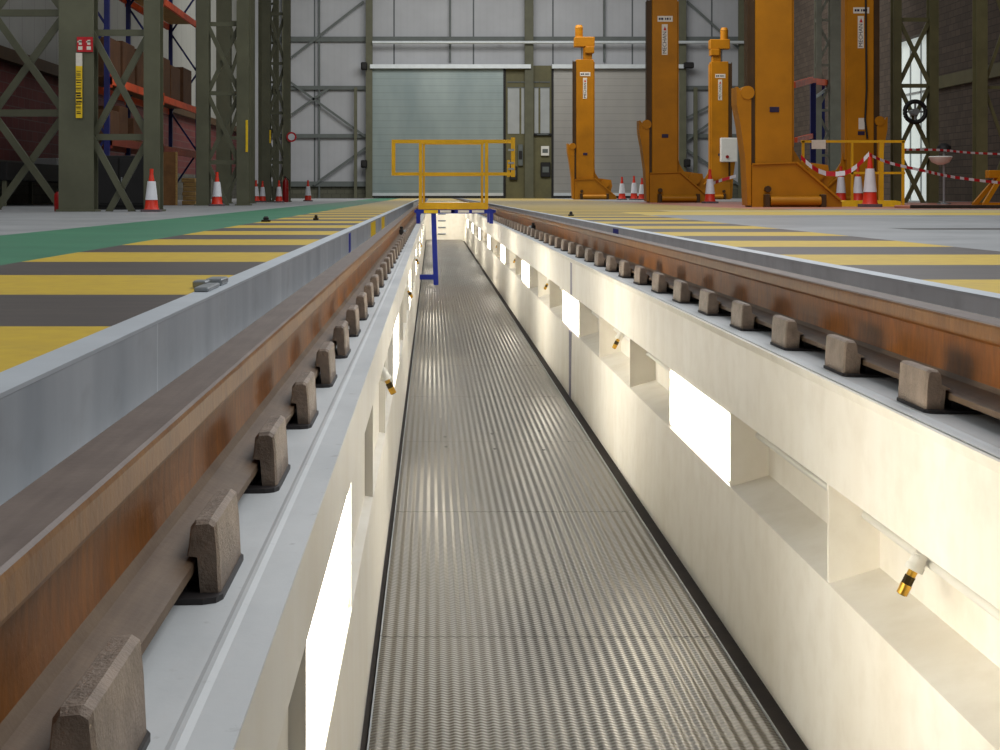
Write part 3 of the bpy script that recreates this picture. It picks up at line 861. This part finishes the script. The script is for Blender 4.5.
# boxes on shelves
random.seed(12); bi = 0
bxs = [(-6.88, 31.9, 2.625, .7, 1.2, .80), (-6.88, 33.4, 2.625, .7, 1.3, .86), (-6.88, 35.1, 2.625, .7, 1.5, .84), (-6.88, 37.9, 2.625, .7, 1.5, .95), (-6.88, 39.5, 2.625, .7, 1.4, .85), (-6.88, 41.4, 2.625, .7, 1.4, .95),
       (-6.88, 31.9, 1.406, .7, .9, .55), (-6.88, 33.1, 1.406, .6, .9, .70), (-6.88, 34.4, 1.406, .7, .9, .5), (-6.88, 32.0, .001, .7, 1.2, .9), (-6.88, 33.9, .001, .7, 1.2, .8)]
bl = ['nearest brown box on the lower rack shelf', 'tall brown box second along the lower rack shelf', 'brown box third along the lower rack shelf', 'large brown box just past the middle rack upright', 'low brown box fifth along the lower rack shelf', 'last brown box at the far rack end',
      'first dark box on the bottom rack shelf', 'tall dark box second on the bottom rack shelf', 'third dark box on the bottom rack shelf', 'first dark box on the floor beneath the racking', 'second dark box on the floor beneath the racking']
for (x, y, z, w, l, h), lab in zip(bxs, bl):
    t = thing('cardboard_box', lab, 'box', (x, y, z))
    b = MB(); b.bbox(-w/2, w/2, -l/2, l/2, 0, h, .012); b.build('carton', 'card', t)
    b = MB(); b.box(-.03, .03, -l/2-.002, l/2+.002, h-.0, h+.003); b.box(-.03, .03, -l/2-.003, -l/2, h*.6, h); b.build('packing_tape', 'wood', t); bi += 1
# floor level: cabinet, timber door leaf, timber blocks
def cabinet(x, y, w, d, h, lab, mat):
    t = thing('storage_cabinet', lab, 'cabinet', (x, y, 0))
    b = MB(); b.bbox(-w/2, w/2, -d/2, d/2, .06, h, .012); b.box(-w/2+.04, w/2-.04, -d/2+.04, d/2-.04, 0, .06); b.build('carcass', mat, t)
    for sx in (-1, 1):
        b = MB(); b.bbox(min(0, sx*w/2)+.012, max(0, sx*w/2)-.012, -d/2-.02, -d/2, .10, h-.04, .005); dd = b.build('door', mat, t)
        b = MB(); b.bbox(sx*.05-.01, sx*.05+.01, -d/2-.045, -d/2-.02, h*.45, h*.6, .003); b.build('handle', 'galv', dd)
cabinet(W(122,0,24.8).x, 24.8, 1.0, .5, .86, 'low black cabinet behind the left lattice bracing', 'black')
t = thing('plywood_sheet', 'upright dark brown timber panel with pale edge leaning by the blue upright', 'panel', (W(170.5,0,33.4).x, 33.4, 0))
b = MB(); b.bbox(-.17, .11, -.03, .03, 0, 1.15, .006); b.build('board', 'wood_dark', t)
b = MB(); b.bbox(.11, .15, -.035, .035, 0, 1.15, .006); b.build('pale_edge', 'wood', t)
random.seed(3)
for i in range(6):
    p = W(191.5, 0, 34.5); dx = random.uniform(-.03,.03)
    b = MB(); b.bbox(-.15, .15, -.3, .3, 0, .095, .01)
    tag(b.build('timber_block', 'wood', loc=(p.x+dx, 34.5, .1*i*1.0+.0)), ['bottom', 'second', 'third', 'fourth', 'fifth', 'top'][i]+' pale timber block of the stack at the rack foot' , 'timber block')

# ------------------------------------------------------------------ hall walls
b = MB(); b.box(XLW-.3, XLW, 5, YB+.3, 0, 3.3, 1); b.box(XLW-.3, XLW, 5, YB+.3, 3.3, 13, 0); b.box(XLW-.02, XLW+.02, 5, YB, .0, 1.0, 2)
struct('wall_left', b, ['side_panels', 'maroon_wall', 'block_left'])
b = MB(); b.box(XLW+.02, XLW+.22, 5, YB-1, 3.20, 3.48); struct('trim_9', b, 'jack_dark')
# right wall with doorway
DY0, DY1, DH = 51.8, 56.6, 5.75
b = MB(); b.box(XRW, XRW+.3, 5, DY0, 0, 13); b.box(XRW, XRW+.3, DY1, YB+.3, 0, 13); b.box(XRW, XRW+.3, DY0, DY1, DH, 13)
struct('wall_right', b, 'block_brown')
b = MB(); b.box(XRW+.32, XRW+.36, DY0-.6, DY1+.6, 0, DH+.3)
d = struct('door_3', b, 'daylight_sheet')
b = MB(); b.box(XRW-.02, XRW+.3, DY1, DY1+.10, 0, DH); b.box(XRW-.02, XRW+.3, DY0-.1, DY0, 0, DH); b.build('door_frame', 'daylight_strip', d)
b = MB()
for yy in (53.0, 54.2, 55.4): b.box(XRW+.28, XRW+.32, yy-.03, yy+.03, 0, DH)
for zz in (1.8, 3.8): b.box(XRW+.28, XRW+.32, DY0, DY1, zz-.04, zz+.04)
b.build('door_bar', 'glass_grey', d)
b = MB(); b.box(XRW-.15, XRW-.001, 20, DY0-.3, 3.7, 4.1); struct('trim_10', b, 'steel_olive')
# back wall
b = MB(); b.box(XLW-.3, XRW+.3, YB, YB+.3, .75, 13, 0); b.box(XLW-.3, XRW+.3, YB-.05, YB+.3, 0, .75, 1)
struct('wall_back', b, ['back_panels', 'block_olive'])
def bx(px): return (px-CX)*YB/F
def bz(py): return CH-(py-CY)*YB/F
# girts
tn = 11
for py, h, x0, x1, mt in ((39.5, .26, 262, 750, 'steel_grey'), (-5, .2, 262, 750, 'steel_grey'), (88, .2, 262, 371, 'steel_grey'), (88, .2, 684, 750, 'steel_grey'), (136, .2, 262, 371, 'steel_grey'), (136, .2, 684, 750, 'steel_grey'), (184, .26, 262, 371, 'steel_grey')):
    b = MB(); b.box(bx(x0), bx(x1), YB-.22, YB-.02, bz(py)-h/2, bz(py)+h/2); struct('trim_%d' % tn, b, mt); tn += 1
# service pipe
b = MB(); b.tube((bx(373), YB-.75, bz(43.8)), (bx(752), YB-.75, bz(43.8)), .085, 12)
for px in (400, 450, 500, 560, 700): b.box(bx(px)-.03, bx(px)+.03, YB-.75, YB-.2, bz(43.8)-.02, bz(43.8)+.02)
tag(b.build('service_pipe', 'bright_metal', smooth=True), 'long bright pipe running across the back wall above the shutters', 'pipe')
# columns of the back wall
for px, w, y0, lab in ((369.5, .34, 0, 'back wall steel column at the left edge of the green shutter'), (528.5, .44, 0, 'pale back wall steel column between the two shutters'), (681, .36, 0, 'back wall steel column behind the middle jack'), (286, .3, 0, 'back wall steel column farthest left'), (740, .3, 0, 'back wall steel column between the far right jack and the nearest jack')):
    t = thing('steel_column', lab, 'column', (bx(px), YB-.42, 0), group='steel columns on the back wall')
    b = MB(); b.box(-w/2, w/2, -.15, -.12, 0, 12.5); b.box(-w/2, w/2, .12, .15, 0, 12.5); b.box(-.02, .02, -.12, .12, 0, 12.5); b.build('section', 'steel_green', t)
    b = MB(); b.box(-w/2-.05, w/2+.05, -.2, .2, 0, .05); b.build('base_plate', 'steel_green', t)
# braces
for i, (xa, ya, xb_, yb_) in enumerate(((292, 58, 364, 2), (290, 82, 366, 137), (314, 185, 366, 148), (292, 115, 330, 88), (686, 2, 748, 58), (686, 140, 716, 118), (686, 150, 740, 186), (686, 118, 745, 88))):
    lab = ['diagonal brace rising right at the top left of the back wall', 'diagonal brace falling right below the second girt', 'short diagonal brace rising to the green shutter column', 'faint short brace behind the far lattice column', 'diagonal brace falling right beside the middle jack top', 'short brace rising right of the middle jack', 'brace falling right behind the cone by the middle jack', 'brace rising right behind the far jack mast'][i]
    b = MB(); b.bar((bx(xa), YB-.3, bz(ya)), (bx(xb_), YB-.3, bz(yb_)), .12, .05); tag(b.build('wall_brace', 'steel_grey'), lab, 'brace')
b = MB(); b.box(bx(356)-.08, bx(356)+.08, YB-.50, YB-.38, 0, bz(88)); tag(b.build('steel_post', 'steel_green'), 'thin steel post left of the green shutter column', 'post')
b = MB(); b.box(bx(694)-.1, bx(694)+.1, YB-.50, YB-.38, 0, bz(88)); tag(b.build('steel_post', 'steel_green'), 'thin steel post between the middle and far right jacks', 'post')
b = MB(); b.box(bx(319.5)-.04, bx(319.5)+.04, YB-.2, YB-.0, 0, 12); struct('trim_%d' % tn, b, 'steel_grey'); tn += 1
b = MB(); b.box(bx(450)-.05, bx(450)+.05, YB-.2, YB-.0, bz(62), 12); struct('trim_%d' % tn, b, 'steel_grey'); tn += 1
b = MB(); b.box(bx(604)-.05, bx(604)+.05, YB-.2, YB-.0, bz(62), 12); struct('trim_%d' % tn, b, 'steel_grey'); tn += 1
# roller doors
def rdoor(n, x0, x1, mat):
    b = MB(); b.box(bx(x0+1), bx(x1-1), YB-.35, YB-.25, .12, bz(69)); d = struct('door_%d' % n, b, mat)
    b = MB(); b.box(bx(x0-1), bx(x1+26 if n == 1 else x1+4), YB-.75, YB-.2, bz(69.5), bz(65.5)); b.build('shutter_header', 'bright_metal', d)
    b = MB(); b.box(bx(x0-1), bx(x0+1), YB-.4, YB-.22, 0, bz(69)); b.box(bx(x1-1), bx(x1+1), YB-.4, YB-.22, 0, bz(69)); b.build('guide_rail', 'black', d)
    b = MB(); b.box(bx(x0+1), bx(x1-1), YB-.36, YB-.24, .12, .27); b.build('bottom_bar', 'bright_metal', d)
    b = MB(); b.box(bx(x0+1), bx(x1-1), YB-.34, YB-.26, 0, .12); b.build('rubber_seal', 'black', d)
rdoor(1, 371.5, 504, 'shutter_green')
rdoor(2, 552, 683, 'shutter_beige')
# bay between the doors
b = MB(); b.box(bx(505.5), bx(551), YB-.28, YB-.05, bz(140), bz(66)); b.box(bx(505.5), bx(551), YB-.28, YB-.05, 0, bz(140)); struct('wall_bay', b, 'steel_olive')
wn = 1
for x0, x1 in ((507.5, 519), (521, 524), (534, 538), (540, 549)):
    b = MB(); b.box(bx(x0), bx(x1), YB-.32, YB-.281, bz(134), bz(88)); w = struct('window_%d' % wn, b, 'glass_grey'); wn += 1
    b = MB(); b.box(bx(x0)-.03, bx(x1)+.03, YB-.34, YB-.281, bz(83), bz(82)); b.box(bx(x0)-.03, bx(x1)+.03, YB-.34, YB-.281, bz(88.6), bz(87.6)); b.build('window_frame', 'steel_grey', w)
def wbox(px, py, w, h, lab, mat, cat='control box', name='control_box'):
    t = thing(name, lab, cat, (bx(px), YB-.45, bz(py)))
    b = MB(); b.bbox(-w/2, w/2, 0, .17, 0, h, .02); b.build('casing', mat, t)
    b = MB(); b.bbox(-w/3, w/3, -.02, 0, h*.3, h*.7, .008); b.build('panel', 'steel_grey' if mat != 'steel_grey' else 'black', t)
wbox(544.5, 156, .42, .5, 'upper white control box on the wall between the shutters', 'white_plastic')
wbox(545, 177, .5, .75, 'lower black control box on the wall between the shutters', 'black')
wbox(520, 166, .25, 1.1, 'narrow grey switch box left of the pale column', 'steel_grey')
wbox(513, 180, .4, .7, 'dark switch box behind the yellow rail latch', 'black')
wbox(542, 136, .9, .12, 'dark cable tray under the right bay windows', 'black', 'cable tray', 'cable_tray')
# floodlight by middle jack
p = W(688, 66, 79.2); t = thing('wall_camera', 'small black wall lamp beside the middle jack, above the shutter line', 'lamp', (p.x, 79.3, p.z))
b = MB(); b.bbox(-.22, .28, -.3, .1, -.12, .18, .04); b.build('head', 'black', t); b = MB(); b.bar((-.1, 0, 0), (-.28, .3, -.1), .06, .06); b.build('bracket', 'black', t)
for py, px in ((66, 364), (164, 364), (163, 687.5)):
    p = W(px, py, 79.2); b = MB(); b.bbox(-.16, .16, -.15, .15, -.2, .2, .04); b.tube((0, -.15, 0), (0, -.22, 0), .12, 12)
    tag(b.build('alarm_sounder', 'black', loc=(p.x, 79.32, p.z)), {66: 'upper black sounder on the column left of the green shutter', 164: 'lower black sounder on the column left of the green shutter', 163: 'black sounder low on the column right of the middle jack'}[py], 'sounder')

# things on the right side wall: hose reel, rack glimpsed between jacks
p = W(914, 112, 41.7)
t = thing('hose_reel', 'round black hose reel hanging on the lattice column by the doorway', 'hose reel', (p.x, 41.7, p.z))
b = MB(); 
for i in range(20):
    a0 = 2*math.pi*i/20; a1 = 2*math.pi*(i+1)/20
    b.tube((.28*math.cos(a0), -.1, .28*math.sin(a0)), (.28*math.cos(a1), -.1, .28*math.sin(a1)), .06, 8)
b.build('hose', 'black', t)
b = MB(); b.tube((0, .17, 0), (0, -.2, 0), .09, 12); b.bar((-.27,-.1,0), (.27,-.1,0), .05, .03); b.bar((0,-.1,-.27), (0,-.1,.27), .05, .03, up=(0,1,0)); b.build('hub', 'galv', t)
t = thing('pallet_rack', 'blue upright and red beam racking glimpsed between the right jacks', 'racking', (0, 0, 0))
for px, Y in ((813, 52), (822, 56)):
    b = MB(); x = (px-CX)*Y/F; b.box(x-.09, x+.09, Y-.06, Y+.06, 0, CH+110*Y/F); b.build('upright', 'rack_blue', t)
b = MB(); b.bar(W(794,85,49), W(812,80,52), .2, .1, up=(1,-1,0)); b.bar(W(812,81,52), W(830,83,56), .2, .1, up=(1,-1,0)); b.build('beam', 'rack_orange', t)
b = MB(); b.bar(W(796,140,49), W(812,136,52), .16, .1, up=(1,-1,0)); b.build('beam', 'rack_orange', t)
b = MB(); b.bar(W(814,98,52), W(828,88,56), .1, .05, up=(1,-1,0)); b.build('frame_brace', 'galv', t)
t = thing('floor_beam', 'long flat rust-red steel beam lying on the floor at right', 'beam', (W(886,0,28).x, 26.6, 0))
b = MB(); b.bbox(0, 9.0, 0, .9, 0, .05, .01); b.build('plate', paint('rust_red', (186,122,100), .6), t)
b = MB(); b.bbox(0, 9.0, -.06, 0, 0, .06, .005); b.build('dark_edge', 'black_bed', t)

# small debris on the floor
def lump(px, py, mat, lab, s=1):
    Y = CH*F/(py-CY); p = W(px, py, Y); t = thing('floor_fitting', lab, 'fitting', (p.x, Y, 0))
    b = MB(); b.bbox(-.05*s, .05*s, -.05, .05, 0, .02, .005); b.build('plate', mat, t)
    b = MB(); b.lathe([(.03*s,.02),(.034*s,.035),(.02*s,.05)], n=10); b.build('knob', mat, t)
lump(266, 221.8, 'black', 'black fitting lying on the striped floor near the green walkway', .8)
lump(571, 216.0, 'black', 'black fitting on the striped floor right of the track', .6)
lump(316, 220.0, 'brass_dark', 'small brown fitting on the far left stripes', .5)
b = MB()
b.bbox(-.02, .02, -.22, .0, 0, .012, .003); b.bbox(-.03, .02, .05, .18, 0, .02, .004); b.bbox(-.05, -.01, -.05, .02, 0, .02, .004)
tag(b.build('steel_bracket', 'galv', loc=(-.615, 4.35, .0018)), 'grey steel bracket lying on the edge of the left kerb', 'bracket')

# workbench and items left
t = thing('workbench', 'long black topped bench against the left maroon wall', 'workbench', (-8.9, 33, 0))
b = MB(); b.bbox(-.5, .4, -2, 8, .52, .90, .01); b.build('worktop', 'black', t)
for x in (-.42, .32):
    for y in (-1.9, 3, 7.8):
        b = MB(); b.box(x-.04, x+.04, y-.04, y+.04, 0, .52); b.build('leg', 'steel_green', t)
for (y, w, h, lab) in ((35.6, .5, .16, 'pale flat carton on the left end of the black bench'), (38.0, .6, .14, 'pale flat carton on the right end of the black bench')):
    b = MB(); b.bbox(-w/2, w/2, -.3, .3, 0, h, .01); tag(b.build('flat_carton', 'glass_grey', loc=(-8.8, y, .90)), lab, 'carton')

# ------------------------------------------------------------------ lights
def area(name, loc, rot, sx, sy, power, col):
    l = bpy.data.lights.new(name, 'AREA'); l.shape = 'RECTANGLE'; l.size = sx; l.size_y = sy; l.energy = power; l.color = col
    o = bpy.data.objects.new(name, l); COL.objects.link(o); o.location = loc; o.rotation_euler = rot; return o
area('hall_light_near', (5.5, 6, 9), (0, math.radians(22), 0), 6, 16, 1000, (.96, .98, 1))
area('hall_fill_left', (-8.5, 14, 7), (0, math.radians(-62), 0), 3, 14, 330, (.95, .98, 1))  # unseen fill added to brighten the right kerb's face
area('pit_end_fill', (.42, 45.2, -.55), (math.radians(90), 0, 0), .8, .4, 16, (1, .93, .8))  # unseen fill, no lamp body, added to lift the pit end wall
area('hall_light_mid', (4, 26, 12), (0, 0, 0), 10, 16, 1500, (.95, .98, 1))
area('hall_light_far', (3, 62, 13), (math.radians(18), 0, 0), 16, 10, 2900, (1, .99, .96))

w = bpy.data.worlds.new('world'); SC.world = w; w.use_nodes = True
bg = w.node_tree.nodes['Background']; bg.inputs[0].default_value = (.93, .97, 1.0, 1); bg.inputs[1].default_value = .21

# ------------------------------------------------------------------ camera
cam = bpy.data.cameras.new('camera'); co = bpy.data.objects.new('camera', cam); COL.objects.link(co)
co.location = (0, 0, CH); co.rotation_euler = (math.pi/2, 0, 0)
cam.sensor_fit = 'HORIZONTAL'; cam.sensor_width = 36; cam.lens = 36*F/1000
cam.shift_x = (500-CX)/1000; cam.shift_y = -(375-CY)/1000
cam.clip_start = .02; cam.clip_end = 300
SC.camera = co
SC.view_settings.view_transform = 'Standard'
SC.view_settings.look = 'None'
SC.view_settings.exposure = 0
